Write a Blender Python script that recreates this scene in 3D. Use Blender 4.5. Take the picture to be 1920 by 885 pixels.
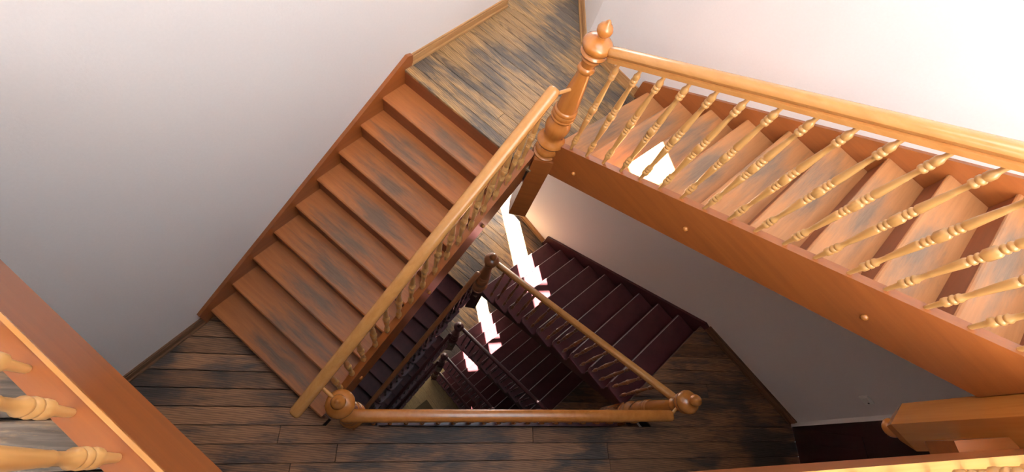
import bpy, math, random
from mathutils import Matrix, Vector

# ------------------------------------------------------------------ camera, sky, sun, exposure
for o in list(bpy.data.objects):
    bpy.data.objects.remove(o)
SC = bpy.context.scene
COL = SC.collection
CAM_Z = 4.7366
cam_d = bpy.data.cameras.new('camera')
cam_d.sensor_width = 36.0
cam_d.lens = 820.06 / 1920.0 * 36.0
cam_d.clip_start = 0.02
cam = bpy.data.objects.new('camera', cam_d)
COL.objects.link(cam)
_a, _b = 0.449936, 0.259363
_ca, _sa, _cb, _sb = math.cos(_a), math.sin(_a), math.cos(_b), math.sin(_b)
_RX = Matrix(((1, 0, 0), (0, _ca, _sa), (0, -_sa, _ca)))
_RY = Matrix(((_cb, 0, _sb), (0, 1, 0), (-_sb, 0, _cb)))
cam.matrix_world = Matrix.Translation((0, 0, CAM_Z)) @ (_RY @ _RX).transposed().to_4x4()
SC.camera = cam

SUN_TAN = 0.55
world = bpy.data.worlds.new('World')
SC.world = world
world.use_nodes = True
wn = world.node_tree
bg = wn.nodes['Background']
bg.inputs['Color'].default_value = (0.74, 0.88, 1.0, 1)
bg.inputs['Strength'].default_value = 8.6
sun_d = bpy.data.lights.new('sun', 'SUN')
sun_d.energy = 290.0
sun_d.angle = 0.009
sun_d.color = (1.0, 0.93, 0.82)
sun = bpy.data.objects.new('sun', sun_d)
COL.objects.link(sun)
_sd = Vector((0.104, -1.0, -SUN_TAN * math.hypot(1, 0.104))).normalized()
sun.rotation_euler = _sd.to_track_quat('-Z', 'Y').to_euler()
sun.location = (1, 9, 9)

SC.view_settings.view_transform = 'Standard'
SC.view_settings.look = 'None'
SC.view_settings.gamma = 1.0
SC.view_settings.use_curve_mapping = False
SC.view_settings.exposure = -0.3
SC.cycles.use_denoising = True
SC.cycles.max_bounces = 10
SC.cycles.diffuse_bounces = 7
SC.cycles.sample_clamp_indirect = 8.0

# ------------------------------------------------------------------ measured plan of the stairwell
def V2(x, y): return Vector((x, y))
def ang(d): return V2(math.cos(math.radians(d)), math.sin(math.radians(d)))
def perp(u): return V2(-u.y, u.x)
PA = V2(1.2263, 2.1784)
L0 = V2(-1.89437, 1.23596); DL = V2(0.196766, 0.191438)
R0 = V2(2.25838, 3.222476); DR = V2(0.160609, -0.245596)
UL = DL.normalized(); UR = DR.normalized()
NL = perp(UL); NR = perp(UR)            # outward, towards the walls
ULS = ang(45.5); NLS = perp(ULS)        # left strings
R = 0.17
R2 = 0.17427
WL0 = L0 + NL * 0.030                   # wall surfaces
WR0 = R0 + NR * 0.051
zA, zB, zB0 = 10 * R, 0.0, 20 * R
zA1 = -10 * R2; zB1 = -20 * R2; zA2 = -30 * R2
zB2 = -6.77; zA3 = -8.32; zB3 = -9.50; zG = -10.67
Z_LOW, Z_TOP = -10.9, 6.30
CORNER_L = V2(1.236, 4.13); CORNER_R = V2(1.941, 3.755)
ALC_L = V2(1.36, 4.9); ALC_R = V2(2.13, 4.9)
DOOR_C = V2(4.584, -0.157)
Y_BACK = -2.6

def isect(p, d, q, e):
    den = d.x * e.y - d.y * e.x
    t = ((q.x - p.x) * e.y - (q.y - p.y) * e.x) / den
    return p + d * t
# put the corners exactly on the wall lines
CORNER_L = WL0 + UL * ((CORNER_L - WL0).dot(UL))
CORNER_R = WR0 + UR * ((CORNER_R - WR0).dot(UR))
DOOR_C = WR0 + UR * ((DOOR_C - WR0).dot(UR))
CORNER_R2 = CORNER_R + UR * 0.17
LEFT_BACK = isect(WL0, UL, V2(0, Y_BACK), V2(1, 0))
DOOR_DIR = V2(-0.07, -0.43).normalized()
RIGHT_BACK = isect(DOOR_C, DOOR_DIR, V2(0, Y_BACK), V2(1, 0))

# ------------------------------------------------------------------ materials
def nodes_of(name):
    m = bpy.data.materials.new(name); m.use_nodes = True
    nt = m.node_tree
    return m, nt, nt.nodes['Principled BSDF']

def ramp(nt, stops):
    n = nt.nodes.new('ShaderNodeValToRGB')
    el = n.color_ramp.elements
    while len(el) < len(stops): el.new(0.5)
    for e, (p, c) in zip(el, stops):
        e.position = p; e.color = (*c, 1)
    return n

def obj_coords(nt, scale=(1, 1, 1), rand=7.0):
    tc = nt.nodes.new('ShaderNodeTexCoord')
    oi = nt.nodes.new('ShaderNodeObjectInfo')
    mul = nt.nodes.new('ShaderNodeMath'); mul.operation = 'MULTIPLY'; mul.inputs[1].default_value = rand
    nt.links.new(oi.outputs['Random'], mul.inputs[0])
    mp = nt.nodes.new('ShaderNodeMapping')
    mp.inputs['Scale'].default_value = scale
    nt.links.new(tc.outputs['Object'], mp.inputs['Vector'])
    add = nt.nodes.new('ShaderNodeVectorMath'); add.operation = 'ADD'
    nt.links.new(mp.outputs['Vector'], add.inputs[0])
    cmb = nt.nodes.new('ShaderNodeCombineXYZ')
    for i in range(3): nt.links.new(mul.outputs[0], cmb.inputs[i])
    nt.links.new(cmb.outputs[0], add.inputs[1])
    return tc, oi, add.outputs[0]

def noise(nt, vec, scale, detail=4, rough=0.55, dist=0.0):
    n = nt.nodes.new('ShaderNodeTexNoise')
    n.inputs['Scale'].default_value = scale
    n.inputs['Detail'].default_value = detail
    n.inputs['Roughness'].default_value = rough
    n.inputs['Distortion'].default_value = dist
    nt.links.new(vec, n.inputs['Vector'])
    return n

def mix(nt, fac, a, b, mode='MIX'):
    n = nt.nodes.new('ShaderNodeMix'); n.data_type = 'RGBA'; n.blend_type = mode
    if isinstance(fac, float): n.inputs['Factor'].default_value = fac
    else: nt.links.new(fac, n.inputs['Factor'])
    for s, v in (('A', a), ('B', b)):
        sock = n.inputs[6 if s == 'A' else 7]
        if isinstance(v, tuple): sock.default_value = (*v, 1)
        else: nt.links.new(v, sock)
    return n.outputs[2]

def bump(nt, bsdf, height, strength=0.15, dist=0.004):
    b = nt.nodes.new('ShaderNodeBump')
    b.inputs['Strength'].default_value = strength
    b.inputs['Distance'].default_value = dist
    nt.links.new(height, b.inputs['Height'])
    nt.links.new(b.outputs[0], bsdf.inputs['Normal'])

def varnish(name, c1, c2, rough=0.32, grain=(1.2, 22, 22), coat=0.25):
    m, nt, b = nodes_of(name)
    _, oi, vec = obj_coords(nt, grain)
    n = noise(nt, vec, 1.6, 5, 0.6, 0.3)
    r = ramp(nt, [(0.30, c2), (0.68, c1)])
    nt.links.new(n.outputs['Fac'], r.inputs[0])
    nt.links.new(r.outputs[0], b.inputs['Base Color'])
    b.inputs['Roughness'].default_value = rough
    b.inputs['Coat Weight'].default_value = coat
    b.inputs['Coat Roughness'].default_value = 0.2
    return m

def math_(nt, op, a, b=None, c=None):
    n = nt.nodes.new('ShaderNodeMath'); n.operation = op
    for i, v in enumerate((a, b, c)):
        if v is None: continue
        if isinstance(v, (int, float)): n.inputs[i].default_value = v
        else: nt.links.new(v, n.inputs[i])
    return n.outputs[0]

def worn_tread(name, c1, c2, wear, strength=0.8):
    """x runs across the stair, y from the nosing back; feet have greyed the middle"""
    m, nt, b = nodes_of(name)
    tc, oi, vec = obj_coords(nt, (1.5, 26, 26))
    g = noise(nt, vec, 1.5, 5, 0.6, 0.4)
    r = ramp(nt, [(0.3, c2), (0.7, c1)])
    nt.links.new(g.outputs['Fac'], r.inputs[0])
    sep = nt.nodes.new('ShaderNodeSeparateXYZ'); nt.links.new(tc.outputs['Object'], sep.inputs[0])
    _, oi2, v2 = obj_coords(nt, (1.3, 9.0, 1), 23.0)
    w = noise(nt, v2, 1.6, 7, 0.7, 0.25)
    rc = math_(nt, 'MULTIPLY_ADD', oi2.outputs['Random'], 0.36, -0.18)     # where people tread differs a little
    xx = math_(nt, 'ABSOLUTE', math_(nt, 'ADD', sep.outputs['X'], rc))
    yy = math_(nt, 'ABSOLUTE', math_(nt, 'MULTIPLY_ADD', math_(nt, 'ABSOLUTE', sep.outputs['Y']), 1.0, -0.10))
    d = math_(nt, 'SQRT', math_(nt, 'ADD', math_(nt, 'POWER', math_(nt, 'MULTIPLY', xx, 1.9), 2.0), math_(nt, 'POWER', math_(nt, 'MULTIPLY', yy, 6.0), 2.0)))
    e = math_(nt, 'MULTIPLY_ADD', d, -0.42, math_(nt, 'MULTIPLY', w.outputs['Fac'], 1.15))
    wr = ramp(nt, [(0.16, (0, 0, 0)), (0.52, (1, 1, 1))])
    nt.links.new(e, wr.inputs[0])
    fine = noise(nt, vec, 5.0, 4, 0.7)
    fr = ramp(nt, [(0.3, (wear[0] * 0.5, wear[1] * 0.5, wear[2] * 0.52)), (0.7, wear)])
    nt.links.new(fine.outputs['Fac'], fr.inputs[0])
    col = mix(nt, math_(nt, 'MULTIPLY', wr.outputs[0], strength), r.outputs[0], fr.outputs[0])
    nt.links.new(col, b.inputs['Base Color'])
    b.inputs['Roughness'].default_value = 0.45
    b.inputs['Coat Weight'].default_value = 0.08
    bump(nt, b, g.outputs['Fac'], 0.12, 0.003)
    return m

def worn_plank(name, tan, tan2, dark, amount=0.5, rough=0.42):
    """x runs along the board"""
    m, nt, b = nodes_of(name)
    tc, oi, vec = obj_coords(nt, (1.4, 20, 20), 31.0)
    g = noise(nt, vec, 1.8, 7, 0.68, 0.7)
    r = ramp(nt, [(0.28, tan2), (0.66, tan)])
    nt.links.new(g.outputs['Fac'], r.inputs[0])
    _, _, v2 = obj_coords(nt, (1.3, 7.0, 1), 17.0)
    s1 = noise(nt, v2, 1.7, 7, 0.7, 0.4)
    geo = nt.nodes.new('ShaderNodeNewGeometry')
    s2 = noise(nt, geo.outputs['Position'], 1.15, 3, 0.5, 0.3)              # traffic stains run over several boards
    sm = math_(nt, 'ADD', math_(nt, 'MULTIPLY', s1.outputs['Fac'], 0.5), math_(nt, 'MULTIPLY', s2.outputs['Fac'], 0.5))
    sr = ramp(nt, [(amount - 0.06, (1, 1, 1)), (amount + 0.055, (0, 0, 0))])
    nt.links.new(sm, sr.inputs[0])
    f = noise(nt, vec, 4.0, 4, 0.7)
    fr = ramp(nt, [(0.35, dark), (0.7, (dark[0] * 2.0, dark[1] * 1.95, dark[2] * 1.9))])
    nt.links.new(f.outputs['Fac'], fr.inputs[0])
    col = mix(nt, sr.outputs[0], r.outputs[0], fr.outputs[0])
    hs = nt.nodes.new('ShaderNodeHueSaturation')
    mr = nt.nodes.new('ShaderNodeMapRange')
    mr.inputs['To Min'].default_value = 0.72; mr.inputs['To Max'].default_value = 1.2
    nt.links.new(oi.outputs['Random'], mr.inputs['Value'])
    nt.links.new(mr.outputs[0], hs.inputs['Value'])
    wv = nt.nodes.new('ShaderNodeTexWave'); wv.wave_type = 'RINGS'; wv.rings_direction = 'Z'
    wv.inputs['Scale'].default_value = 2.2; wv.inputs['Distortion'].default_value = 5.0
    wv.inputs['Detail'].default_value = 3.0; wv.inputs['Detail Scale'].default_value = 1.4
    _, _, v3 = obj_coords(nt, (1.1, 11.0, 1.0), 41.0)
    nt.links.new(v3, wv.inputs['Vector'])
    wr2 = ramp(nt, [(0.15, (0.50, 0.48, 0.46)), (0.6, (1, 1, 1))])
    nt.links.new(wv.outputs['Fac'], wr2.inputs[0])
    col = mix(nt, 0.75, col, wr2.outputs[0], 'MULTIPLY')
    nt.links.new(col, hs.inputs['Color'])
    nt.links.new(hs.outputs[0], b.inputs['Base Color'])
    rr = nt.nodes.new('ShaderNodeMapRange')
    rr.inputs['To Min'].default_value = rough - 0.1; rr.inputs['To Max'].default_value = rough + 0.14
    nt.links.new(g.outputs['Fac'], rr.inputs['Value'])
    nt.links.new(rr.outputs[0], b.inputs['Roughness'])
    bump(nt, b, g.outputs['Fac'], 0.35, 0.004)
    return m

def paint(name, col, rough=0.5, bump_s=0.0, var=0.0, scale=30.0, coat=0.0):
    m, nt, b = nodes_of(name)
    tc = nt.nodes.new('ShaderNodeTexCoord')
    n = noise(nt, tc.outputs['Object'], scale, 4, 0.6)
    lo = tuple(c * (1 - var) for c in col)
    r = ramp(nt, [(0.3, lo), (0.7, col)])
    nt.links.new(n.outputs['Fac'], r.inputs[0])
    nt.links.new(r.outputs[0], b.inputs['Base Color'])
    b.inputs['Roughness'].default_value = rough
    b.inputs['Coat Weight'].default_value = coat
    if bump_s: bump(nt, b, n.outputs['Fac'], bump_s, 0.003)
    return m

M = {}
M['plaster'] = paint('white_wall_plaster', (0.82, 0.775, 0.757), 0.85, 0.25, 0.03, 60)
M['ceiling'] = paint('white_ceiling_paint', (0.82, 0.81, 0.80), 0.9, 0.05, 0.02, 40)
M['string'] = varnish('orange_varnished_string', (0.27, 0.080, 0.017), (0.21, 0.058, 0.012), 0.38, (1.0, 14, 14))
M['riser'] = varnish('shade_darkened_riser', (0.19, 0.050, 0.014), (0.14, 0.036, 0.010), 0.5, (1.0, 16, 16), 0.1)  # darker than the treads: the risers' shade is put into the colour
M['tread'] = worn_tread('worn_orange_tread', (0.40, 0.135, 0.036), (0.31, 0.098, 0.025), (0.115, 0.086, 0.062))
M['tread_light'] = worn_tread('worn_honey_tread', (0.45, 0.195, 0.070), (0.36, 0.145, 0.047), (0.16, 0.122, 0.088))
M['rail'] = varnish('honey_varnished_rail', (0.54, 0.255, 0.078), (0.46, 0.20, 0.055), 0.26, (0.8, 18, 18), 0.45)
M['baluster'] = varnish('honey_turned_wood', (0.56, 0.305, 0.105), (0.48, 0.245, 0.075), 0.3, (14, 14, 1.2), 0.35)
M['newel'] = varnish('orange_turned_wood', (0.42, 0.155, 0.032), (0.34, 0.115, 0.022), 0.27, (14, 14, 1.2), 0.4)
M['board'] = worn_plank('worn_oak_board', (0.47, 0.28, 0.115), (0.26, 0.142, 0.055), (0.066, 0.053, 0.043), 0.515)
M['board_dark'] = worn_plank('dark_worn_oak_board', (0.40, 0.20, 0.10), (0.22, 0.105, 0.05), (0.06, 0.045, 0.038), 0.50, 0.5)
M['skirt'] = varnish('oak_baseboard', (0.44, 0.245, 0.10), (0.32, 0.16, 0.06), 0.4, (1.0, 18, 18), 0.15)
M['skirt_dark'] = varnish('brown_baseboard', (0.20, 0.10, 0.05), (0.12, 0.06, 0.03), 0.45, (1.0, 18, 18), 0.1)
M['maroon'] = paint('maroon_paint', (0.07, 0.015, 0.018), 0.36, 0.06, 0.25, 12, 0.2)
M['maroon_worn'] = paint('worn_maroon_paint', (0.105, 0.027, 0.033), 0.38, 0.10, 0.45, 5, 0.1)
M['maroon_dark'] = paint('dark_maroon_gloss', (0.028, 0.006, 0.007), 0.25, 0.0, 0.15, 6, 0.3)
M['brown_rail'] = varnish('brown_varnished_rail', (0.27, 0.10, 0.035), (0.20, 0.07, 0.023), 0.3, (0.8, 18, 18), 0.4)
M['nosing'] = paint('worn_nosing_sheen', (0.62, 0.56, 0.53), 0.3, 0.0, 0.3, 20)  # pale colour carries the gloss sheen of the worn tread edges
M['subfloor'] = paint('dark_gap', (0.03, 0.02, 0.015), 0.8)
M['tan_board'] = worn_plank('tan_ground_board', (0.60, 0.44, 0.20), (0.46, 0.32, 0.14), (0.25, 0.18, 0.09), 0.36, 0.5)
M['mat'] = paint('dark_mat_fibre', (0.20, 0.15, 0.075), 0.95, 0.4, 0.4, 120)
M['white_plastic'] = paint('white_plastic', (0.86, 0.85, 0.82), 0.3)
M['black_plastic'] = paint('black_plastic', (0.02, 0.02, 0.02), 0.4)
M['frame'] = paint('white_window_frame', (0.75, 0.75, 0.74), 0.5)
_m, _nt, _b = nodes_of('added_blind_diffuser')
_tr = _nt.nodes.new('ShaderNodeBsdfTranslucent'); _tr.inputs['Color'].default_value = (0.75, 0.78, 0.82, 1)
_mx = _nt.nodes.new('ShaderNodeMixShader'); _mx.inputs[0].default_value = 0.45
_b.inputs['Base Color'].default_value = (0.8, 0.8, 0.8, 1); _b.inputs['Roughness'].default_value = 0.9
_nt.links.new(_b.outputs[0], _mx.inputs[1]); _nt.links.new(_tr.outputs[0], _mx.inputs[2])
_nt.links.new(_mx.outputs[0], _nt.nodes['Material Output'].inputs['Surface'])
M['added_blind'] = _m
M['brass'] = paint('dull_brass', (0.35, 0.25, 0.10), 0.35)
M['brass'].node_tree.nodes['Principled BSDF'].inputs['Metallic'].default_value = 1.0

# ------------------------------------------------------------------ object helpers
def link(name, me, mat, parent=None, loc=(0, 0, 0), rotz=0.0):
    o = bpy.data.objects.new(name, me)
    COL.objects.link(o)
    if mat is not None and not me.materials: me.materials.append(M[mat])
    p = Vector(loc)
    if parent is not None:
        o.parent = parent
        p = p - WLOC[parent.name]
    o.location = p
    o.rotation_euler = (0, 0, rotz)
    WLOC[o.name] = Vector(loc)
    ROT[o.name] = rotz
    return o
WLOC = {}; ROT = {}

def mesh(name, verts, faces, smooth=False):
    me = bpy.data.meshes.new(name)
    me.from_pydata([tuple(v) for v in verts], [], faces)
    me.update()
    if smooth:
        me.shade_smooth()
    return me

def tag(o, label, cat, group=None, kind=None):
    o['label'] = label; o['category'] = cat
    if group: o['group'] = group
    if kind: o['kind'] = kind
    return o

def thing(name, loc, label, cat, group=None, kind=None):
    o = bpy.data.objects.new(name, None)
    o.empty_display_size = 0.1
    COL.objects.link(o); o.location = loc
    WLOC[o.name] = Vector(loc); ROT[o.name] = 0.0
    return tag(o, label, cat, group, kind)

def prism_vf(poly, z0, z1, ch=0.0):
    """vertical prism over a ccw 2-D polygon, its top edge chamfered by ch"""
    n = len(poly)
    vs = [(p[0], p[1], z0) for p in poly]
    if ch > 0:
        cx = sum(p[0] for p in poly) / n; cy = sum(p[1] for p in poly) / n
        vs += [(p[0], p[1], z1 - ch) for p in poly]
        ins = inset(poly, ch)
        vs += [(p[0], p[1], z1) for p in ins]
        L = 3
    else:
        vs += [(p[0], p[1], z1) for p in poly]; L = 2
    fs = [tuple(reversed(range(n)))]
    for l in range(L - 1):
        for i in range(n):
            j = (i + 1) % n
            fs.append((l * n + i, l * n + j, (l + 1) * n + j, (l + 1) * n + i))
    fs.append(tuple((L - 1) * n + i for i in range(n)))
    return vs, fs

def inset(poly, d):
    n = len(poly); out = []
    for i in range(n):
        p0 = V2(*poly[i - 1]); p1 = V2(*poly[i]); p2 = V2(*poly[(i + 1) % n])
        a = (p1 - p0); b = (p2 - p1)
        if a.length < 1e-6 or b.length < 1e-6: out.append(p1); continue
        a.normalize(); b.normalize()
        na, nb = perp(a), perp(b)
        m = na + nb
        if m.length < 1e-6: out.append(p1 + na * d); continue
        m.normalize(); c = max(0.35, m.dot(na))
        out.append(p1 + m * (d / c))
    return out

def ccw(poly):
    a = sum(poly[i - 1][0] * poly[i][1] - poly[i][0] * poly[i - 1][1] for i in range(len(poly)))
    return list(poly) if a > 0 else list(reversed(poly))

def area(poly):
    return abs(sum(poly[i - 1][0] * poly[i][1] - poly[i][0] * poly[i - 1][1] for i in range(len(poly)))) / 2

def clip(poly, p, n):
    """keep the side n points to"""
    out = []
    for i in range(len(poly)):
        a, b = V2(*poly[i - 1]), V2(*poly[i])
        da, db = (a - p).dot(n), (b - p).dot(n)
        if (da >= 0) != (db >= 0):
            out.append(a + (b - a) * (da / (da - db)))
        if db >= 0: out.append(b)
    return out

def part_prism(name, poly, z0, z1, mat, parent, ch=0.0, rot=0.0, kind=None):
    """prism whose own origin lies in its middle, its x axis turned by rot"""
    poly = ccw(poly)
    c = V2(sum(p[0] for p in poly) / len(poly), sum(p[1] for p in poly) / len(poly))
    cr, sr = math.cos(-rot), math.sin(-rot)
    lp = [V2((p[0] - c.x) * cr - (p[1] - c.y) * sr, (p[0] - c.x) * sr + (p[1] - c.y) * cr) for p in poly]
    vs, fs = prism_vf(lp, z0 - z1, 0.0, ch)
    o = link(name, mesh(name, vs, fs), mat, parent, (c.x, c.y, z1), rot)
    if kind: o['kind'] = kind
    return o

def plate(name, sz, P, u, n, o1, o2, mat, parent):
    """polygon in (along, height) of a vertical plane through P along u, from o1 to o2 along n; local x = along"""
    k = len(sz)
    s0 = sum(q[0] for q in sz) / k; z0 = sum(q[1] for q in sz) / k
    rot = math.atan2(u.y, u.x)
    side = 1 if perp(u).dot(n) > 0 else -1
    vs = [(s - s0, side * o1, z - z0) for s, z in sz] + [(s - s0, side * o2, z - z0) for s, z in sz]
    fs = [tuple(range(k)), tuple(reversed(range(k, 2 * k)))]
    for i in range(k):
        j = (i + 1) % k
        fs.append((j, i, k + i, k + j))
    me = mesh(name, vs, fs)
    c = P + u * s0
    o = link(name, me, mat, parent, (c.x, c.y, z0), rot)
    fix_normals(me)
    return o

def fix_normals(me):
    import bmesh
    bm = bmesh.new(); bm.from_mesh(me)
    bmesh.ops.recalc_face_normals(bm, faces=bm.faces)
    bm.to_mesh(me); bm.free()

def lathe(prof, seg=14):
    """prof: (radius, z, squareness) rings from bottom to top"""
    vs, fs = [], []
    for r in prof:
        rad, z = r[0], r[1]; sq = r[2] if len(r) > 2 else 0.0
        for i in range(seg):
            t = 2 * math.pi * (i + 0.5) / seg if sq == 0 else 2 * math.pi * (i + 0.5) / seg
            f = 1.0
            if sq:
                f = (1 - sq) + sq / max(abs(math.cos(t)), abs(math.sin(t)))
            vs.append((rad * f * math.cos(t), rad * f * math.sin(t), z))
    k = len(prof)
    for l in range(k - 1):
        for i in range(seg):
            j = (i + 1) % seg
            fs.append((l * seg + i, l * seg + j, (l + 1) * seg + j, (l + 1) * seg + i))
    fs.append(tuple(reversed(range(seg))))
    fs.append(tuple((k - 1) * seg + i for i in range(seg)))
    return vs, fs

def lathe_mesh(name, prof, seg=14):
    vs, fs = lathe(prof, seg)
    me = mesh(name, vs, fs, True)
    try: me.set_sharp_from_angle(angle=math.radians(42))
    except Exception: pass
    return me

RAIL = [(-0.034, -0.040), (0.034, -0.040), (0.036, -0.018), (0.025, -0.010), (0.035, -0.003), (0.043, 0.010),
        (0.041, 0.026), (0.031, 0.038), (0.014, 0.044), (-0.014, 0.044), (-0.031, 0.038), (-0.041, 0.026),
        (-0.043, 0.010), (-0.035, -0.003), (-0.025, -0.010), (-0.036, -0.018)]

def handrail(P, Q, mat, parent, scale=1.0, name='handrail'):
    """moulded rail swept from P to Q with softly rounded ends"""
    P, Q = Vector(P), Vector(Q)
    d = (Q - P); L = d.length; d.normalize()
    side = Vector((-d.y, d.x, 0)).normalized()
    up = d.cross(side) * -1
    if up.z < 0: up = -up
    rot = math.atan2(d.y, d.x)
    rings = [(0.0, 0.55), (0.006, 0.82), (0.02, 0.97), (0.04, 1.0)]
    rings = rings + [(L - a, s) for a, s in reversed(rings)]
    n = len(RAIL); vs, fs = [], []
    m = (P + Q) / 2
    cr, sr = math.cos(-rot), math.sin(-rot)
    for a, s in rings:
        for x, y in RAIL:
            w = P + d * a + side * (x * s * scale) + up * (y * s * scale) - m
            vs.append((w.x * cr - w.y * sr, w.x * sr + w.y * cr, w.z))
    for l in range(len(rings) - 1):
        for i in range(n):
            j = (i + 1) % n
            fs.append((l * n + i, l * n + j, (l + 1) * n + j, (l + 1) * n + i))
    fs.append(tuple(range(n))); fs.append(tuple((len(rings) - 1) * n + i for i in range(n)))
    me = mesh(name, vs, fs, True)
    fix_normals(me)
    try: me.set_sharp_from_angle(angle=math.radians(38))
    except Exception: pass
    return link(name, me, mat, parent, m, rot)

def rod(name, P, Q, r, mat, parent, seg=10, taper=1.0):
    P, Q = Vector(P), Vector(Q); d = Q - P; L = d.length
    q = d.normalized().to_track_quat('Z', 'Y').to_matrix()
    vs, fs = [], []
    for l, (a, rr) in enumerate(((0, r), (L, r * taper))):
        for i in range(seg):
            t = 2 * math.pi * i / seg
            vs.append(tuple(q @ Vector((rr * math.cos(t), rr * math.sin(t), a))))
    for i in range(seg):
        j = (i + 1) % seg
        fs.append((i, j, seg + j, seg + i))
    fs.append(tuple(reversed(range(seg)))); fs.append(tuple(range(seg, 2 * seg)))
    me = mesh(name, vs, fs, True)
    try: me.set_sharp_from_angle(angle=math.radians(50))
    except Exception: pass
    return link(name, me, mat, parent, P)

# ------------------------------------------------------------------ walls
def wall_prism(name, a, b, out, t, z0, z1, label, mat='plaster'):
    """wall with its face from a to b, t thick towards out; local x along the face"""
    poly = [a, b, b + out * t, a + out * t]
    o = part_prism(name, poly, z0, z1, mat, None, rot=math.atan2((b - a).y, (b - a).x))
    return tag(o, label, 'wall', kind='structure')

NLw, NRw = NL, NR
wall_prism('wall_left', LEFT_BACK - UL * 0.2, CORNER_L, NL, 0.2, Z_LOW, Z_TOP, 'tall white plaster wall beside the left orange stair flight')
wall_prism('wall_right', CORNER_R, DOOR_C, NR, 0.2, zA - 0.2, Z_TOP, 'tall white plaster wall behind the balustraded right stair flight')
wall_prism('wall_right_lower', CORNER_R2, DOOR_C, NR, 0.2, Z_LOW, zA - 0.2, 'shaded white plaster wall below the right flight, above the maroon steps')
wall_prism('wall_back', LEFT_BACK, RIGHT_BACK + V2(0.4, 0), V2(0, -1), 0.2, Z_LOW, Z_TOP, 'white wall at the bottom edge behind the upper landing')
# alcove at the apex of the triangle
al = (ALC_L - CORNER_L).normalized(); ar = (ALC_R - CORNER_R).normalized()
wall_prism('wall_alcove_left', CORNER_L, ALC_L + al * 0.1, perp(al), 0.15, Z_LOW, Z_TOP, 'white side wall of the window recess, left of the top landing')
wall_prism('wall_alcove_right', CORNER_R, ALC_R + ar * 0.1, -perp(ar), 0.15, zA - 0.2, Z_TOP, 'white side wall of the window recess, right of the top landing')

ar2 = (ALC_R + V2(0.06, 0) - CORNER_R2).normalized()
wall_prism('wall_alcove_lower', CORNER_R2, ALC_R + V2(0.06, 0) + ar2 * 0.1, -perp(ar2), 0.15, Z_LOW, zA - 0.2, 'white side wall of the lower window recess beside the sunlit strip')

def box_vf(x0, x1, y0, y1, z0, z1):
    vs = [(x, y, z) for z in (z0, z1) for y in (y0, y1) for x in (x0, x1)]
    fs = [(0, 2, 3, 1), (4, 5, 7, 6), (0, 1, 5, 4), (2, 6, 7, 3), (0, 4, 6, 2), (1, 3, 7, 5)]
    return vs, fs

def boxes(name, bl, mat, parent=None, loc=(0, 0, 0), rotz=0.0):
    vs, fs = [], []
    for b in bl:
        v, f = box_vf(*b); k = len(vs)
        vs += v; fs += [tuple(i + k for i in q) for q in f]
    return link(name, mesh(name, vs, fs), mat, parent, loc, rotz)

# window wall of the recess with one opening per half-landing
openings = [(1.40, 2.15, zA + 1.50, zA + 2.36),
            (1.60, 2.15, zA1 + 0.35, zA1 + 2.36),
            (1.60, 2.15, zA2 + 0.35, zA2 + 2.36),
            (1.60, 2.15, zA3 + 0.35, zA3 + 2.20),
            (1.60, 2.15, zG + 0.10, zG + 2.00)]
wb = [(1.1, 1.40, 4.9, 5.02, Z_LOW, Z_TOP), (2.15, 2.45, 4.9, 5.02, Z_LOW, Z_TOP)]
zc = Z_TOP
for (x0, x1, z0, z1) in openings:
    wb.append((1.40, 2.15, 4.9, 5.02, z1, zc))
    if x0 > 1.40: wb.append((1.40, x0, 4.9, 5.02, z0, z1))
    zc = z0
wb.append((1.40, 2.15, 4.9, 5.02, Z_LOW, zc))
tag(boxes('wall_alcove_end', wb, 'plaster'), 'white end wall of the window recess beyond the top landing', 'wall', kind='structure')
for i, (x0, x1, z0, z1) in enumerate(openings):
    w = thing('window_%d' % (i + 1), ((x0 + x1) / 2, 4.98, z0),
              ['narrow high window in the recess above the top landing', 'tall window beside the landing with the upper sunlit strip',
               'tall window beside the landing below the upper maroon flight', 'tall window beside the deepest half landing', 'glazed opening at ground level beside the lowest flight'][i],
              'window', 'windows of the stair recess', 'structure')
    lo = (w.location.x, w.location.y, 0)
    t = 0.03
    fr = [(x0, x0 + t, 4.96, 5.0, z0, z1), (x1 - t, x1, 4.96, 5.0, z0, z1), (x0 + t, x1 - t, 4.96, 5.0, z0, z0 + t), (x0 + t, x1 - t, 4.96, 5.0, z1 - t * 0.3, z1)]
    cx = (x0 + x1) / 2
    boxes('window_frame', [(a - cx, b - cx, c - 4.98, d - 4.98, e - z0, f - z0) for a, b, c, d, e, f in fr], 'frame', w, w.location)
    if i > 0:
        zt = z1 - 0.22
        boxes('transom', [(x0 - cx + t, x1 - cx - t, -0.02, 0.02, zt - z0, zt - z0 + 0.05)], 'frame', w, w.location)
    else:
        boxes('added_blind', [(x0 - cx + t, x1 - cx - t, -0.024, -0.021, t, 0.585)], 'added_blind', w, w.location)  # unseen blind, added to hold back sun and diffuse light inward

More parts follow.
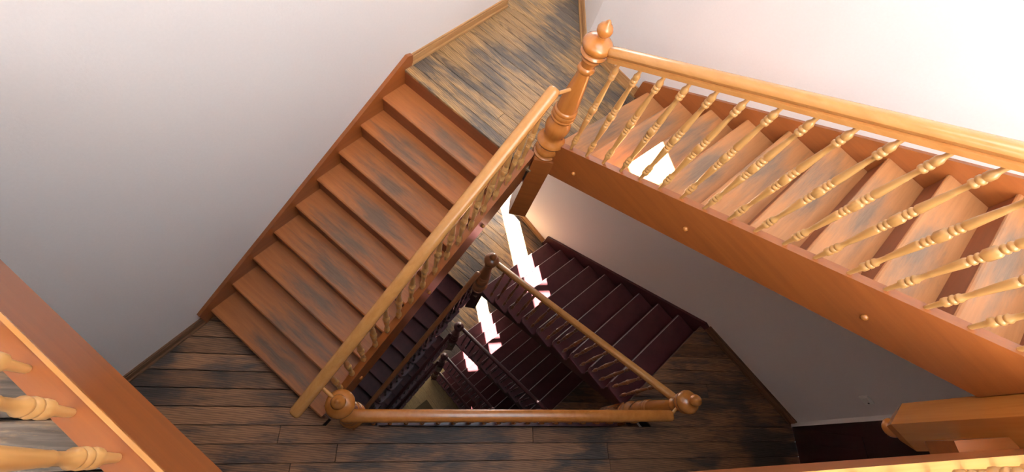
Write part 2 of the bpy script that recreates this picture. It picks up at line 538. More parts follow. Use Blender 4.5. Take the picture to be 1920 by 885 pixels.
# wall with the dark door
dn = perp(DOOR_DIR)                                   # points to +x side
if dn.x < 0: dn = -dn
rev = DOOR_C + DOOR_DIR * 0.045
wall_prism('wall_door', DOOR_C, rev, dn, 0.35, Z_LOW, Z_TOP, 'narrow white reveal between right wall and dark door')
d0 = rev; d1 = d0 + DOOR_DIR * 0.95
wall_prism('wall_door_side', d1, RIGHT_BACK + DOOR_DIR * 0.1, dn, 0.3, Z_LOW, Z_TOP, 'white wall beside the dark maroon door')
wall_prism('wall_door_top', d0, d1, dn, 0.3, 2.08, zB0, 'white wall above the dark maroon door')
wall_prism('wall_door_upper', d0, d1, dn, 0.3, zB0, Z_TOP, 'white wall at the right end of the upper landing')
wall_prism('wall_door_lower', d0, d1, dn, 0.3, Z_LOW, -0.21, 'white wall below the dark maroon door')
dr = thing('door_1', (((d0 + d1) / 2).x, ((d0 + d1) / 2).y, 0.0), 'dark maroon door at the right end of the dark landing', 'door', None, 'structure')
drot = math.atan2(DOOR_DIR.y, DOOR_DIR.x)
W = 0.95
boxes('door_leaf', [(-W / 2, W / 2, 0.005, 0.05, 0.002, 2.07)], 'maroon_dark', dr, dr.location, drot)
boxes('door_panel', [(-0.34, 0.34, -0.002, 0.005, 0.20, 0.85)], 'maroon_dark', dr, dr.location, drot)
boxes('door_panel', [(-0.34, 0.34, -0.002, 0.005, 1.05, 1.90)], 'maroon_dark', dr, dr.location, drot)
boxes('door_handle', [(0.36, 0.40, -0.03, 0.03, 1.0, 1.02), (0.28, 0.40, -0.045, -0.03, 1.0, 1.02)], 'brass', dr, dr.location, drot)

# ceiling with an unseen roof light, placed and sized for the light it gives
SKY = (0.5, 2.8, -1.5, 2.0)
cb = [(-5.2, SKY[0], -1.8, 5.3, Z_TOP, Z_TOP + 0.25), (SKY[1], 5.2, -1.8, 5.3, Z_TOP, Z_TOP + 0.25),
      (SKY[0], SKY[1], -1.8, SKY[2], Z_TOP, Z_TOP + 0.25), (SKY[0], SKY[1], SKY[3], 5.3, Z_TOP, Z_TOP + 0.25)]
tag(boxes('ceiling', cb, 'ceiling'), 'white ceiling around the roof light, above the picture', 'ceiling', kind='structure')
wr_ = thing('window_6', ((SKY[0] + SKY[1]) / 2, (SKY[2] + SKY[3]) / 2, Z_TOP), 'unseen roof light in the ceiling, sized for the light in the stairwell', 'window', None, 'structure')
hx, hy = (SKY[1] - SKY[0]) / 2, (SKY[3] - SKY[2]) / 2
boxes('window_frame', [(-hx, -hx + 0.06, -hy, hy, 0.1, 0.2), (hx - 0.06, hx, -hy, hy, 0.1, 0.2), (-hx + 0.06, hx - 0.06, -hy, -hy + 0.06, 0.1, 0.2), (-hx + 0.06, hx - 0.06, hy - 0.06, hy, 0.1, 0.2)], 'frame', wr_, wr_.location)

# ------------------------------------------------------------------ stair geometry lines
def nos_L(k): return L0 + DL * k                       # outer end of nosing k, orange left flight
def nos_R(k): return R0 + DR * k
def nos_L1(k): return PA + UL * (-2.555 + 0.244 * k) + NL * 1.4706
def nos_R1(k): return R0 + DR * (0.3525 + 0.86142 * k)
ULN = ang(44.8); NLN = perp(ULN)

def floor_planks(parent, hps, u, zt, w, mat, rng, gap=0.0035, thick=0.024, maxlen=3.2, start=0.0):
    """boards along u (unit), clipped by half planes (p, n), laid from the first half plane on"""
    n = perp(u); rot = math.atan2(u.y, u.x)
    big = [V2(-8, -8), V2(8, -8), V2(8, 8), V2(-8, 8)]
    region = big
    for p, m in hps: region = clip(region, p, m)
    if len(region) < 3: return
    ts = [q.dot(n) for q in region]
    t = start if start is not None else min(ts)
    while t > min(ts): t -= w
    while t < max(ts):
        b = clip(clip(region, n * (t + gap / 2), n), n * (t + w - gap / 2), -n)
        t += w
        if len(b) < 3 or area(b) < 0.0012: continue
        ss = [q.dot(u) for q in b]
        cuts = [min(ss)]
        c = min(ss) + rng.uniform(0.8, maxlen)
        while c < max(ss) - 0.5:
            cuts.append(c); c += rng.uniform(1.2, maxlen)
        cuts.append(max(ss))
        for a0, a1 in zip(cuts, cuts[1:]):
            q = clip(clip(b, u * (a0 + 0.0015), u), u * (a1 - 0.0015), -u)
            if len(q) < 3 or area(q) < 0.001: continue
            # drop near-duplicate points
            qq = []
            for v in q:
                if not qq or (v - qq[-1]).length > 1e-4: qq.append(v)
            if len(qq) > 2 and (qq[0] - qq[-1]).length < 1e-4: qq.pop()
            if len(qq) < 3: continue
            part_prism('plank', qq, zt - thick, zt - rng.uniform(0, 0.0012), mat, parent, 0.003, rot)

def slab(parent, hps, z0, z1, mat='subfloor', name='subfloor'):
    region = [V2(-8, -8), V2(8, -8), V2(8, 8), V2(-8, 8)]
    for p, m in hps: region = clip(region, p, m)
    if len(region) >= 3: part_prism(name, region, z0, z1, mat, parent)

rng = random.Random(4)
# half-landing A at the apex (and the ones below it)
def apex_floor(zl, label, nosL, nosR, w, mat, lower=False):
    f = thing('floor', (1.2, 3.2, zl - 0.2), label, 'floor', 'wooden half landings at the apex', 'structure')
    inL, inR = -NL, -NR
    main = [(WL0, inL), (WR0, inR), (nosL, ULN), (nosR + UR * 0.03, -UR), ((CORNER_L + CORNER_R) / 2, -perp(CORNER_R - CORNER_L).normalized() if perp(CORNER_R - CORNER_L).y > 0 else perp(CORNER_R - CORNER_L).normalized())]
    upn = perp(CORNER_R - CORNER_L).normalized()
    if upn.y < 0: upn = -upn
    alc = [(CORNER_L, upn), (CORNER_L, -perp(al)), (CORNER_R, perp(ar)), (V2(0, 4.9), V2(0, -1))]
    u = -NLN
    st = nosL.dot(perp(u))
    back = [main[0], main[1], (nosL + ULN * 0.03, ULN), main[3], main[4]]
    slab(f, back, zl - 0.2, zl - 0.024); slab(f, alc, zl - 0.2, zl - 0.024)
    for hp in (main, alc):
        floor_planks(f, hp, u, zl, w, mat, rng, start=st)
    return f
apex_floor(zA, 'worn oak board landing at the apex, top of the left flight', nos_L(10), nos_R(1), 0.112, 'board')
apex_floor(zA1, 'worn oak board landing crossed by a long sunlit strip', nos_L1(10), nos_R1(1), 0.16, 'board')
apex_floor(zA2, 'small grey oak landing seen below the dark newel post', nos_L1(10), nos_R1(1), 0.2, 'board')
apex_floor(zA3, 'tiny tan oak landing near the bottom of the well', nos_L1(10), nos_R1(1), 0.3, 'board')

# long landing B along the bottom of the picture
KA, KB = V2(-0.209, 0.273), V2(2.261, 0.009)
UK = (KB - KA).normalized(); NK = perp(UK)
def long_floor(zl, label, nosL, nosR, w, mat, ka=KA, uk=UK, nk=NK):
    f = thing('floor', (1.0, -0.6, zl - 0.2), label, 'floor', 'long wooden landings', 'structure')
    low = [(ka, -nk), (WL0, -NL), (V2(0, Y_BACK), V2(0, 1)), (DOOR_C + dn * 0.02, -dn)]
    lef = [(ka, nk), (WL0, -NL), (nosL + ULN * 0.03, -ULN), (PA + NLS * 0.05, NLS)]
    rig = [(ka, nk), (WR0, -NR), (nosR, UR), (PA + NR * 0.03, NR)]
    back = [rig[0], rig[1], (nosR + UR * 0.05, UR), rig[3]]
    for hp in (low, lef, back): slab(f, hp, zl - 0.2, zl - 0.024)
    for hp in (low, lef, rig):
        floor_planks(f, hp, uk, zl, w, mat, rng, start=ka.dot(nk))
    return f
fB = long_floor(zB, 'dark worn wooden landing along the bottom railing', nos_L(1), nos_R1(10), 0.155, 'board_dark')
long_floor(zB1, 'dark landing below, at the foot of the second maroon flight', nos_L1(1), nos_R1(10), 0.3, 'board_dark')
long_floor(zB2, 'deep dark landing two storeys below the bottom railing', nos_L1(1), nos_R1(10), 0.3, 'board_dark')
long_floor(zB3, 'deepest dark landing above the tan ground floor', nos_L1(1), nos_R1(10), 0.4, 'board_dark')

# upper landing the picture is taken from
FB_P = V2(0, -0.105); FB_U = V2(1, -0.0665).normalized(); FB_N = perp(FB_U)
BM_N = V2(0.689, 0.724).normalized(); BM_P = BM_N * (-0.325); BM_U = V2(0.724, -0.689).normalized()
f0 = thing('floor', (0.0, -0.7, zB0 - 0.2), 'grey worn board floor of the upper landing behind the lower left beam', 'floor', 'long wooden landings', 'structure')
low = [(FB_P - FB_N * 0.07, -FB_N), (WL0, -NL), (V2(0, Y_BACK), V2(0, 1)), (DOOR_C + dn * 0.02, -dn)]
lef = [(FB_P - FB_N * 0.07, FB_N), (WL0, -NL), (BM_P - BM_N * 0.07, -BM_N)]
rig = [(FB_P - FB_N * 0.07, FB_N), (WR0, -NR), (nos_R(10), UR), (PA + NR * 0.06, NR)]
for hp in (low, lef, [rig[0], rig[1], (nos_R(10) + UR * 0.03, UR), rig[3]]):
    slab(f0, hp, zB0 - 0.2, zB0 - 0.024)
for hp in (low, lef, rig):
    floor_planks(f0, hp, FB_U, zB0, 0.115, 'board', rng, start=0.0)

# ground floor deep down
g = thing('floor', (1.0, 1.0, zG - 0.2), 'tan board ground floor at the very bottom of the well', 'floor', None, 'structure')
hp = [(WL0, -NL), (WR0, -NR), (V2(0, Y_BACK), V2(0, 1)), (DOOR_C + dn * 0.02, -dn)]
slab(g, hp, zG - 0.2, zG - 0.024)
floor_planks(g, hp, UR, zG, 0.35, 'tan_board', rng, maxlen=6.0)

# ------------------------------------------------------------------ stair flights
def tread_obj(parent, k_outer, nosd, end_in, end_out, going, ztop, mat, nose=0.028, thick=0.04, rounded=False, strip=None):
    """tread whose nosing line passes k_outer with direction nosd (unit, towards the well); distances end_out..end_in along it;
    local x across the stair, y from the nosing back"""
    ub = -perp(nosd) if perp(nosd).dot(parent['up']) < 0 else perp(nosd)
    ub = perp(nosd)
    if ub.dot(V2(*parent['up'])) < 0: ub = -ub
    c = k_outer + nosd * ((end_in + end_out) / 2)
    hw = (end_in - end_out) / 2
    depth = going + nose + 0.012
    rot = math.atan2(-nosd.y, -nosd.x) if False else math.atan2(nosd.y, nosd.x)
    sgn = 1 if perp(nosd).dot(ub) > 0 else -1
    t = thick
    if not rounded:
        prof = [(0.010, -t), (0.0, -t * 0.75), (-0.003, -t * 0.5), (0.0, -t * 0.22), (0.010, 0.0), (depth, 0.0), (depth, -t)]
        n = len(prof); vs = []
        for x in (-hw, hw):
            vs += [(x, sgn * y, z) for y, z in prof]
        fs = [tuple(range(n)), tuple(reversed(range(n, 2 * n)))]
        for i in range(n):
            j = (i + 1) % n
            fs.append((i, j, n + j, n + i))
        me = mesh('tread', vs, fs)
        fix_normals(me)
    else:
        # rounded outer corner where the tread end returns over the open string
        rr = 0.07
        pts = [(-hw, 0.0)]
        for i in range(6):
            a = -math.pi / 2 + i * (math.pi / 2) / 5
            pts.append((hw - rr + rr * math.cos(a), rr + rr * math.sin(a)))
        pts += [(hw, depth - 0.03), (hw - 0.03, depth), (-hw, depth)]
        pts = ccw([(x, sgn * y) for x, y in pts])
        vs, fs = prism_vf([V2(*p) for p in pts], -t, 0.0, 0.006)
        me = mesh('tread', vs, fs)
    o = link('tread', me, mat, parent, (c.x, c.y, ztop), rot)
    if strip:  # thin pale strip stands in for the highlight along the nosing
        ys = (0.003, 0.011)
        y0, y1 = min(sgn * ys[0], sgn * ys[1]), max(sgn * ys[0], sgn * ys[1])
        s = boxes('nosing_sheen_strip', [(-hw + 0.02, hw - 0.08, y0, y1, -0.002, 0.0035)], strip, o, (c.x, c.y, ztop), 0.0)
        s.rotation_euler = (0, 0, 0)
    return o

def riser_obj(parent, k_outer, nosd, end_in, end_out, z0, z1, mat, back=0.028):
    ub = perp(nosd)
    if ub.dot(V2(*parent['up'])) < 0: ub = -ub
    a = k_outer + nosd * end_out + ub * back; b = k_outer + nosd * end_in + ub * back
    return part_prism('riser', [a, b, b + ub * 0.018, a + ub * 0.018], z0, z1, mat, parent, 0, math.atan2(nosd.y, nosd.x))

def closed_flight(name, label, nos, nosd, up, z0, r, going, P, u, n, o1, o2, topf, botf, s0, s1, wallP, wallU, wallN, tmat, plugs, group):
    t = thing(name, ((P + u * ((s0 + s1) / 2)).x, (P + u * ((s0 + s1) / 2)).y, z0), label, 'staircase', group)
    t['up'] = (up.x, up.y)
    Pm = P + n * ((o1 + o2) / 2)
    for k in range(1, 11):
        po = nos(k)
        ei = (isect(po, nosd, Pm, u) - po).dot(nosd)
        if k < 10:
            tread_obj(t, po, nosd, ei, -0.012, going, z0 + k * r, tmat, nose=0.004, thick=0.03)
        riser_obj(t, po, nosd, ei, -0.012, z0 + (k - 1) * r, z0 + k * r - 0.03 if k < 10 else z0 + k * r - 0.026, 'riser', 0.006)
    plate('string', [(s0, botf(s0)), (s1, botf(s1)), (s1, topf(s1)), (s0, topf(s0))], P, u, n, o1, o2, 'string', t)
    # housed string along the wall, with level ends
    q0 = (nos(1) - wallP).dot(wallU); q1 = (nos(10) - wallP).dot(wallU)
    sl = r / going
    def nz(q): return z0 + r + (q - q0) * sl
    plate('wall_string', [(q0 - 0.10, z0), (q1 + 0.02, z0 + 9 * r - 0.28), (q1 + 0.10, z0 + 10 * r), (q1 + 0.10, z0 + 10 * r + 0.115), (q1 + 0.04, nz(q1) + 0.13), (q0 - 0.10, nz(q0 - 0.10) + 0.10)],
          wallP, wallU, wallN, -0.036, 0.0, 'string', t)
    for s in plugs:
        zc_ = (topf(s) * 0.42 + botf(s) * 0.58)
        me = lathe_mesh('plug', [(0.016, 0.0), (0.019, 0.006), (0.017, 0.014), (0.010, 0.020), (0.003, 0.022)], 12)
        c = P + u * s + n * o1
        o = link('plug', me, 'newel', t, (c.x, c.y, zc_))
        o.rotation_euler = Vector((-n.x, -n.y, 0)).to_track_quat('Z', 'Y').to_euler()
    return t

GRP = 'stair flights around the triangular well'
NDL = -NLN; NDR = -NR
L_TOP = lambda s: 1.912 + 0.630 * s
L_BOT = lambda s: 1.500 + 0.637 * s
R_TOP = lambda s: 2.008 + 0.550 * s
R_BOT = lambda s: 1.628 + 0.547 * s
closed_flight('stair_flight', 'orange wooden stair flight with worn treads along the left white wall', nos_L, NDL, ULN, zB, R, DL.length,
              PA, ULS, NLS, 0.052, 0.112, L_TOP, L_BOT, -2.52, -0.07, WL0, UL, NL, 'tread', (-2.15, -1.28, -0.62), GRP)
closed_flight('stair_flight', 'honey wooden stair flight rising to the right behind turned balusters', nos_R, NDR, UR, zA, R, DR.length,
              PA, UR, NR, 0.0, 0.06, R_TOP, R_BOT, 0.07, 2.68, WR0, UR, NR, 'tread_light', (0.326, 1.22, 2.148), GRP)

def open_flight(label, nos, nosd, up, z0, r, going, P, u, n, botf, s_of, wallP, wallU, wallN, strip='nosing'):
    t = thing('stair_flight', (P.x, P.y, z0), label, 'staircase', GRP)
    t['up'] = (up.x, up.y)
    o1, o2 = 0.035, 0.07
    Pw = P + n * o1
    for k in range(1, 11):
        po = nos(k)
        ei = (isect(po, nosd, Pw, u) - po).dot(nosd)
        if k < 10:
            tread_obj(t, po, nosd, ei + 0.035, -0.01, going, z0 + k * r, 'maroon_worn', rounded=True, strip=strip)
        riser_obj(t, po, nosd, ei - 0.002, -0.01, z0 + (k - 1) * r, z0 + k * r - (0.04 if k < 10 else 0.026), 'maroon')
    sz = []
    for k in range(1, 11):
        s = s_of(k) + 0.028
        sz += [(s, z0 + (k - 1) * r - 0.04), (s, z0 + k * r - 0.04)]
    sa, sb = s_of(1) + 0.028, s_of(10) + 0.06
    sz.append((sb, z0 + 10 * r - 0.04))
    sz.append((sb, min(botf(sb), z0 + 10 * r - 0.2))); sz.append((sa, min(botf(sa), z0 - 0.1)))
    plate('string', list(reversed(sz)), P, u, n, o1, o2, 'maroon', t)
    q0 = (nos(1) - wallP).dot(wallU); q1 = (nos(10) - wallP).dot(wallU)
    sl = r / going
    plate('wall_string', [(q0 - 0.06, z0), (q1 + 0.02, z0 + 9 * r - 0.28), (q1 + 0.06, z0 + 10 * r), (q1 + 0.06, z0 + 10 * r + 0.07), (q1, z0 + 10 * r + 0.09), (q0 - 0.06, z0 + r + 0.09)],
          wallP, wallU, wallN, -0.036, 0.0, 'maroon', t)
    return t

G1 = DR.length * 0.86142
def sR1(k): return (nos_R1(k) - PA).dot(UR)
def sL1(k): return -2.555 + 0.244 * k
RF = [('maroon painted stair flight with the large sunlit patch, below the right flight', zA1, zB),
      ('second maroon stair flight down, with white nosing lines', zA2, zB1),
      ('third maroon stair flight down, with a small sunlit patch', zA3, zB2),
      ('lowest maroon stair flight rising from the tan ground floor', zG, zB3)]
for lab, za, zb in RF:
    r = (zb - za) / 10
    open_flight(lab, nos_R1, NDR, UR, za, r, G1, PA, UR, NR, lambda s, za=za: za - 0.05 + 0.574 * s, sR1, WR0, UR, NR)
LF = [('dark maroon stair flight in shadow under the orange left flight', zB1, zA1),
      ('second dark maroon left flight, deep in shadow', zB2, zA2),
      ('deepest dark maroon left flight above the ground floor', zB3, zA3)]
for lab, zb, za in LF:
    r = (za - zb) / 10
    open_flight(lab, nos_L1, NDL, UL, zb, r, 0.244, PA, UL, NL, lambda s, zb=zb, r=r: zb + (s + 2.555) / 0.244 * r - 0.30, sL1, WL0, UL, NL, None)

# ------------------------------------------------------------------ newel posts
def newel_prof():
    return [(0.088, 0.00), (0.090, 0.020), (0.074, 0.030), (0.072, 0.045), (0.090, 0.060), (0.094, 0.080), (0.086, 0.105), (0.074, 0.120),
            (0.072, 0.140), (0.098, 0.160), (0.106, 0.185), (0.098, 0.212), (0.080, 0.230), (0.074, 0.255), (0.082, 0.290), (0.091, 0.340),
            (0.092, 0.380), (0.084, 0.415), (0.070, 0.440), (0.068, 0.455), (0.084, 0.465), (0.087, 0.480), (0.082, 0.492), (0.087, 0.505),
            (0.086, 0.525), (0.081, 0.535), (0.085, 0.548), (0.082, 0.562), (0.074, 0.572), (0.075, 0.600), (0.070, 0.680), (0.060, 0.800),
            (0.050, 0.905), (0.048, 0.930), (0.058, 0.942), (0.062, 0.958), (0.057, 0.975), (0.051, 0.985), (0.053, 1.010), (0.066, 1.045),
            (0.062, 1.058), (0.078, 1.072), (0.084, 1.090), (0.078, 1.106), (0.072, 1.112)]
CAP_PROF = [(0.070, 1.112), (0.086, 1.125), (0.093, 1.150), (0.090, 1.172), (0.074, 1.192), (0.050, 1.206), (0.030, 1.212), (0.027, 1.222)]
FIN_PROF = [(0.026, 1.222), (0.040, 1.232), (0.050, 1.252), (0.052, 1.272), (0.045, 1.294), (0.030, 1.308), (0.020, 1.316), (0.018, 1.324), (0.009, 1.334), (0.003, 1.338)]
PROF_H = 1.338
def newel(P, z_bot, z_sq, z_tip, rot, label, mat, half=0.085, knob=False, block_mat=None, seg=24):
    t = thing('newel_post', (P.x, P.y, z_bot), label, 'newel post', 'turned newel posts of the stairwell')
    f = (z_tip - z_sq) / PROF_H
    bm_ = block_mat or mat
    h = half
    # square block: tapered foot, upright, cut corners towards the turning
    vs = []
    def ring(hh, z): 
        vs.extend([(-hh, -hh, z), (hh, -hh, z), (hh, hh, z), (-hh, hh, z)])
    ring(h * 0.55, z_bot - 0.07 - z_bot); ring(h, 0.0); ring(h, z_sq - z_bot - 0.012); ring(h * 0.93, z_sq - z_bot)
    fs = [(3, 2, 1, 0), (12, 13, 14, 15)]
    for l in range(3):
        for i in range(4):
            j = (i + 1) % 4
            fs.append((l * 4 + i, l * 4 + j, l * 4 + 4 + j, l * 4 + 4 + i))
    link('base_block', mesh('base_block', vs, fs), bm_, t, (P.x, P.y, z_bot), rot)
    sc = lambda pr: [(0.070 + (r_ - 0.070) * 1.25 + 0.004 if r_ > 0.03 else r_ * 0.95, z_sq - z_bot + z * f) for r_, z in pr]
    link('turned_shaft', lathe_mesh('turned_shaft', sc(newel_prof()), seg), mat, t, (P.x, P.y, z_bot))
    link('cap', lathe_mesh('cap', sc(CAP_PROF), seg), mat, t, (P.x, P.y, z_bot))
    link('finial', lathe_mesh('finial', sc(FIN_PROF), seg), mat, t, (P.x, P.y, z_bot))
    if knob:
        link('pendant_knob', lathe_mesh('pendant_knob', [(0.012, -0.135), (0.034, -0.128), (0.050, -0.108), (0.052, -0.092), (0.040, -0.072), (0.034, -0.066)], 20), mat, t, (P.x, P.y, z_bot))
    return t
rA = math.radians(-11.6)
PR = V2(2.485, 0.130); PL = V2(-0.383, 0.368)
PR0 = V2(2.69, -0.175); PL0 = V2(-0.47, -0.17)
newel(PA, 0.90, 1.862, 3.172, rA, 'tall orange turned newel post with acorn finial at the top landing', 'newel', half=0.088, block_mat='string')  # base block takes the darker string colour in place of its shade
nwB = newel(PR, -0.75, -0.12, 1.30, math.radians(-57), 'orange turned newel post lying towards the right end of the bottom railing', 'newel')
newel(PL, -0.75, 0.05, 1.42, math.radians(45), 'orange turned newel post seen end-on at the left of the bottom railing', 'newel')
nB0 = newel(PR0, 2.72, zB0 + 0.12, zB0 + 1.30, math.radians(-57), 'square orange newel block with round pendant at the lower right', 'newel', knob=True)
newel(PL0, zB0 - 0.33, zB0 + 0.12, zB0 + 1.30, math.radians(45), 'orange newel post of the upper landing where both beams meet', 'newel', knob=True)
newel(PA, zA1 - 0.65, zA1 + 0.14, zA1 + 1.42, rA, 'dark brown turned newel post on the sunlit half landing', 'brown_rail', block_mat='maroon', seg=18)
newel(PA, zA2 - 0.62, zA2 + 0.14, zA2 + 1.42, rA, 'dark maroon newel post two storeys down at the apex', 'maroon', seg=14)
newel(PA, zA3 - 0.60, zA3 + 0.14, zA3 + 1.42, rA, 'small dark maroon newel post deepest in the well', 'maroon', seg=12)
newel(PA, zG, zG + 0.14, zG + 1.35, rA, 'tiny newel post at the foot of the lowest flight', 'maroon', seg=12)

# ------------------------------------------------------------------ railings
_rb = 0.0
BAL = [(0.0095, 0.0), (0.0105, 0.03), (0.0125, 0.075), (0.0135, 0.084), (0.0195, 0.088), (0.0205, 0.100), (0.0195, 0.112), (0.0150, 0.120),
       (0.0205, 0.130), (0.0210, 0.140), (0.0150, 0.150), (0.0190, 0.158), (0.0195, 0.168), (0.0140, 0.178), (0.0120, 0.20), (0.0118, 0.232), (0.0140, 0.238), (0.0135, 0.245), (0.0140, 0.26),
       (0.0185, 0.36), (0.0200, 0.395), (0.0180, 0.405), (0.0140, 0.410), (0.0200, 0.420), (0.0205, 0.430), (0.0150, 0.440), (0.0200, 0.450), (0.0205, 0.458), (0.0160, 0.466),
       (0.0170, 0.470, 1), (0.0205, 0.478, 1), (0.0205, 0.528, 1), (0.0170, 0.537, 1),
       (0.0155, 0.541), (0.0205, 0.550), (0.0205, 0.560), (0.0150, 0.568), (0.0200, 0.577), (0.0205, 0.587), (0.0150, 0.597), (0.0190, 0.605),
       (0.0200, 0.615), (0.0180, 0.66), (0.0140, 0.755), (0.0140, 0.762), (0.0125, 0.768), (0.0120, 0.825), (0.0190, 0.834), (0.0200, 0.846), (0.0150, 0.856), (0.0200, 0.864), (0.0200, 0.876), (0.0150, 0.884),
       (0.0185, 0.890), (0.0190, 0.915), (0.0130, 0.930), (0.0105, 0.938), (0.0095, 1.0)]
BAL_ME = {}
def bal_mesh(key, mat, seg, lo=False):
    k = (key, mat)
    if k not in BAL_ME:
        pr = BAL if not lo else [BAL[i] for i in (0, 3, 5, 7, 9, 11, 13, 15, 20, 22, 24, 27, 29, 30, 31, 32, 35, 38, 41, 43, 46, 48, 50, 53, 55, 57)]
        me = lathe_mesh('baluster', pr, seg)
        me.materials.append(M[mat]); BAL_ME[k] = me
    return BAL_ME[k]

def baluster(parent, x, y, z0, z1, rot, mat, lo=False, fat=1.0):
    o = link('baluster', bal_mesh('lo' if lo else 'hi', mat, 8 if lo else 16, lo), mat, parent, (x, y, z0), rot)
    o.scale = (fat, fat, z1 - z0)
    return o

RG = 'stair railings around the well'
# right orange flight
rl = thing('stair_railing', (PA.x, PA.y, 1.9), 'honey handrail with turned balusters rising to the upper right', 'railing', RG)
R_RAIL = lambda s: 2.934 + 0.552 * s
def at(P, u, n, s, o): return P + u * s + n * o
p0, p1 = at(PA, UR, NR, 0.085, 0.03), at(PA, UR, NR, 2.72, 0.03)
handrail((p0.x, p0.y, R_RAIL(0.085)), (p1.x, p1.y, R_RAIL(2.72)), 'rail', rl, 1.05)
for i in range(17):
    s = 0.18 + 0.1445 * i
    q = at(PA, UR, NR, s, 0.03)
    baluster(rl, q.x, q.y, R_TOP(s) - 0.002, R_RAIL(s) - 0.03, math.atan2(UR.y, UR.x), 'baluster', fat=1.15)
# left orange flight
rl = thing('stair_railing', (PL.x, PL.y, 0.0), 'honey handrail with turned balusters along the orange left flight', 'railing', RG)
L_RAIL = lambda s: 2.762 + 0.614 * s
p0, p1 = at(PA, ULS, NLS, -2.66, 0.08), at(PA, ULS, NLS, -0.17, 0.08)
handrail((p0.x, p0.y, L_RAIL(-2.66)), (p1.x, p1.y, L_RAIL(-0.17)), 'rail', rl, 1.05)
for i in range(16):
    s = -2.33 + 0.1395 * i
    q = at(PA, ULS, NLS, s, 0.082)
    baluster(rl, q.x, q.y, L_TOP(s) - 0.002, L_RAIL(s) - 0.03, math.atan2(ULS.y, ULS.x), 'baluster', fat=1.15)
for s, P_ in ((-0.21, PA), (-2.42, PL)):
    e = at(PA, ULS, NLS, s, 0.08)
    zr = L_RAIL(s) - 0.01
    st = e + (P_ - e) * 0.75
    rod('dowel', (e.x, e.y, zr), (st.x, st.y, zr), 0.014, 'rail', rl)
# bottom railing on landing B
rl = thing('landing_railing', (1.0, 0.15, 0.0), 'horizontal orange handrail across the bottom of the well', 'railing', RG)
ra, rb_ = V2(-0.40, 0.306), V2(2.363, 0.035)
handrail((ra.x, ra.y, 1.0), (rb_.x, rb_.y, 1.0), 'newel', rl, 1.12)
ur = (rb_ - ra).normalized()
plate('kerb', [(0.05, -0.22), (2.50, -0.22), (2.50, 0.07), (0.05, 0.07)], KA, UK, NK, 0.0, 0.055, 'maroon', rl)
for i in range(17):
    q = ra + ur * (0.20 + 0.148 * i)
    baluster(rl, q.x, q.y, 0.06, 0.97, math.atan2(ur.y, ur.x), 'newel')
for e, P_ in ((ra + ur * 0.06, PL), (rb_ - ur * 0.02, PR)):
    rod('dowel', (e.x, e.y, 1.0), (P_.x, P_.y, 1.0), 0.014, 'rail', rl)
# upper landing: beam at the left and beam at the bottom
rl = thing('landing_railing', (-0.8, 0.3, zB0 - 0.25), 'level orange beam with turned balusters at the lower left corner', 'railing', RG)
plate('beam', [(-1.95, 3.15), (-0.26, 3.15), (-0.26, 3.485), (-1.95, 3.485)], BM_P + BM_U * 0.0, BM_U, -BM_N, 0.0, 0.070, 'string', rl)
plate('edge_bead', [(-1.95, 3.485), (-0.26, 3.485), (-0.26, 3.492), (-1.95, 3.492)], BM_P, BM_U, -BM_N, 0.0, 0.010, 'rail', rl)
c0 = BM_P - BM_N * 0.040
for i in range(-2, 9):
    q = c0 + BM_U * (((V2(-0.812, 0.268) - BM_P).dot(BM_U)) + 0.15 * (2 - i))
    if (q - PL0).length < 0.12 or (q - BM_P).dot(BM_U) > -0.08: continue
    if (q - WL0).dot(NL) > -0.06: continue
    baluster(rl, q.x, q.y, 3.483, 4.40, math.atan2(BM_U.y, BM_U.x), 'baluster', fat=1.05)
e0 = isect(c0, BM_U, WL0, UL); e1 = PL0 + V2(-0.02, 0.05)
handrail((e0.x, e0.y, 4.44), (e1.x, e1.y, 4.44), 'rail', rl, 1.05)
rl = thing('landing_railing', (1.0, -0.2, zB0 - 0.25), 'orange beam and turned balusters along the bottom edge of the picture', 'railing', RG)
plate('beam', [(-0.40, 3.15), (2.62, 3.15), (2.62, 3.475), (-0.40, 3.475)], FB_P, FB_U, -FB_N, 0.0, 0.070, 'string', rl)
plate('edge_bead', [(-0.40, 3.475), (2.62, 3.475), (2.62, 3.485), (-0.40, 3.485)], FB_P, FB_U, -FB_N, 0.0, 0.070, 'rail', rl)
for i in range(20):
    s = -0.24 + 0.147 * i
    q = FB_P + FB_U * s - FB_N * 0.038
    if (q - PR0).length < 0.13: continue
    baluster(rl, q.x, q.y, 3.483, 4.40, math.atan2(FB_U.y, FB_U.x), 'baluster', fat=1.05)
q0, q1 = FB_P + FB_U * -0.36 - FB_N * 0.038, FB_P + FB_U * 2.62 - FB_N * 0.038
handrail((q0.x, q0.y, 4.44), (q1.x, q1.y, 4.44), 'rail', rl, 1.05)
# corbel where the bottom beam joins the right newel block
plate('corbel', [(2.30, 3.17), (2.40, 2.98), (2.70, 2.98), (2.70, 3.17)], FB_P, FB_U, -FB_N, -0.045, 0.030, 'string', rl)

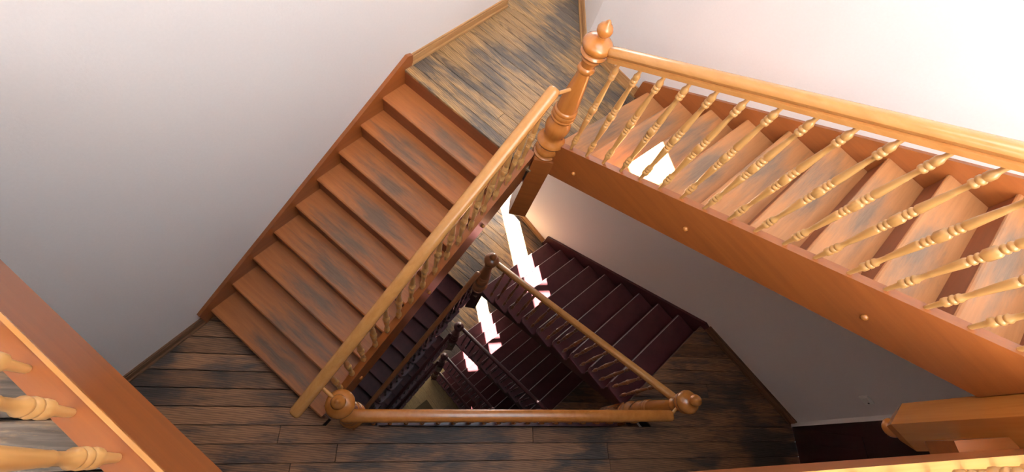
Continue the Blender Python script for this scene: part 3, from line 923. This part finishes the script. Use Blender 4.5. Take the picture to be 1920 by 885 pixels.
# maroon flights
def open_railing(label, P, u, n, s_of, going, za, r, railf, sa, sb, rmat, bmat, lo, o=0.05, fat=1.0):
    t = thing('stair_railing', (P.x, P.y, za), label, 'railing', RG)
    a, b = at(P, u, n, sa, o), at(P, u, n, sb, o)
    handrail((a.x, a.y, railf(sa)), (b.x, b.y, railf(sb)), rmat, t, 0.85)
    for k in range(1, 10):
        for d in (0.055, 0.055 + going / 2):
            s = s_of(k) + d
            if s < sa + 0.04 or s > sb - 0.04: continue
            q = at(P, u, n, s, o)
            baluster(t, q.x, q.y, za + k * r, railf(s) - 0.03, math.atan2(u.y, u.x), bmat, lo, fat)
    return t
RL = ['light brown handrail over the maroon flight with the large sunlit patch', 'dark glossy handrail two storeys down, right side', 'dark glossy handrail three storeys down, right side', 'lowest thin handrail above the tan ground floor']
for i, (lab, za, zb) in enumerate(RF):
    r = (zb - za) / 10
    open_railing(RL[i], PA, UR, NR, sR1, G1, za, r, lambda s, za=za, r=r: za + 1.135 + 0.569 * s * (r / 0.17427), 0.07, 2.45,
                 'rail' if i == 0 else 'maroon', 'brown_rail' if i == 0 else 'maroon', i > 0)
LL = ['light brown handrail below the orange left flight, in shadow', 'dark handrail deep on the left side of the well', 'deepest dark handrail on the left side of the well']
for i, (lab, zb, za) in enumerate(LF):
    r = (za - zb) / 10
    open_railing(LL[i], PA, UL, NL, sL1, 0.244, zb, r, lambda s, zb=zb, r=r: zb + (s + 2.555) / 0.244 * r + 0.93, -2.35, -0.12,
                 'brown_rail' if i == 0 else 'maroon', 'maroon', i > 0)

# ------------------------------------------------------------------ baseboards
def baseboard(name, a, b, inn, z, label, mat, h=0.10, t=0.022):
    o = thing(name, (((a + b) / 2).x, ((a + b) / 2).y, z), label, 'baseboard', None, 'structure')
    u = (b - a).normalized(); L = (b - a).length
    plate('board', [(0, z), (L, z), (L, z + h * 0.8), (0, z + h * 0.8)], a, u, inn, 0.0, t, mat, o)
    plate('cap_bead', [(0, z + h * 0.8), (L, z + h * 0.8), (L, z + h), (0, z + h)], a, u, inn, 0.0, t * 0.7, mat, o)
    plate('shoe_strip', [(0, z), (L, z), (L, z + 0.022), (0, z + 0.022)], a, u, inn, t, t + 0.016, mat, o)
    return o
sA = (nos_L(10) - WL0).dot(UL)
baseboard('baseboard_left', WL0 + UL * (sA + 0.09), CORNER_L, -NL, zA, 'oak baseboard along the upper left edge of the top landing', 'skirt')
baseboard('baseboard_alcove', CORNER_R, ALC_R, perp(ar), zA, 'oak baseboard in the window recess of the top landing', 'skirt')
baseboard('baseboard_right', CORNER_R, WR0 + UR * ((nos_R(1) - WR0).dot(UR) - 0.08), -NR, zA, 'oak baseboard behind the tall newel post, beside the right flight', 'skirt')
s1_ = (nos_L(1) - WL0).dot(UL)
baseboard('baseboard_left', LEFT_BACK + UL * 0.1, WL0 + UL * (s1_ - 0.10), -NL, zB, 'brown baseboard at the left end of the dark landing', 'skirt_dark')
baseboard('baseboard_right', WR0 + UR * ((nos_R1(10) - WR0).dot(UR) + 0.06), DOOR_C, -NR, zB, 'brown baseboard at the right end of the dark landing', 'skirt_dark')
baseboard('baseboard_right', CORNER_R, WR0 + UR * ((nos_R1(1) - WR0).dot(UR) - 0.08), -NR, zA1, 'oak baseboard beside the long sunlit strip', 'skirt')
# plank threshold in front of the door
t0, t1 = V2(4.27, -0.022), V2(3.569, -0.506)

# ------------------------------------------------------------------ small things
sw = WR0 + UR * ((V2(4.445, -0.03) - WR0).dot(UR))
s_ = thing('light_switch', (sw.x, sw.y, 1.08), 'small white light switch on the right wall above the dark landing', 'light switch')
rot = math.atan2(UR.y, UR.x)
boxes('switch_plate', [(-0.045, 0.045, -0.016, 0.0, 0.0, 0.09)], 'white_plastic', s_, (sw.x, sw.y, 1.08), rot)
boxes('rocker', [(-0.026, 0.020, -0.021, -0.016, 0.018, 0.070)], 'white_plastic', s_, (sw.x, sw.y, 1.08), rot)
boxes('pilot_dot', [(0.026, 0.038, -0.019, -0.016, 0.036, 0.050)], 'black_plastic', s_, (sw.x, sw.y, 1.08), rot)

mat_c = V2(0.95, 0.95)
tm = thing('door_mat', (mat_c.x, mat_c.y, zG), 'dark doormat on the tan ground floor at the bottom of the well', 'mat')
boxes('mat_body', [(-0.45, 0.45, -0.32, 0.32, 0.001, 0.018)], 'mat', tm, (mat_c.x, mat_c.y, zG), math.atan2(UR.y, UR.x))
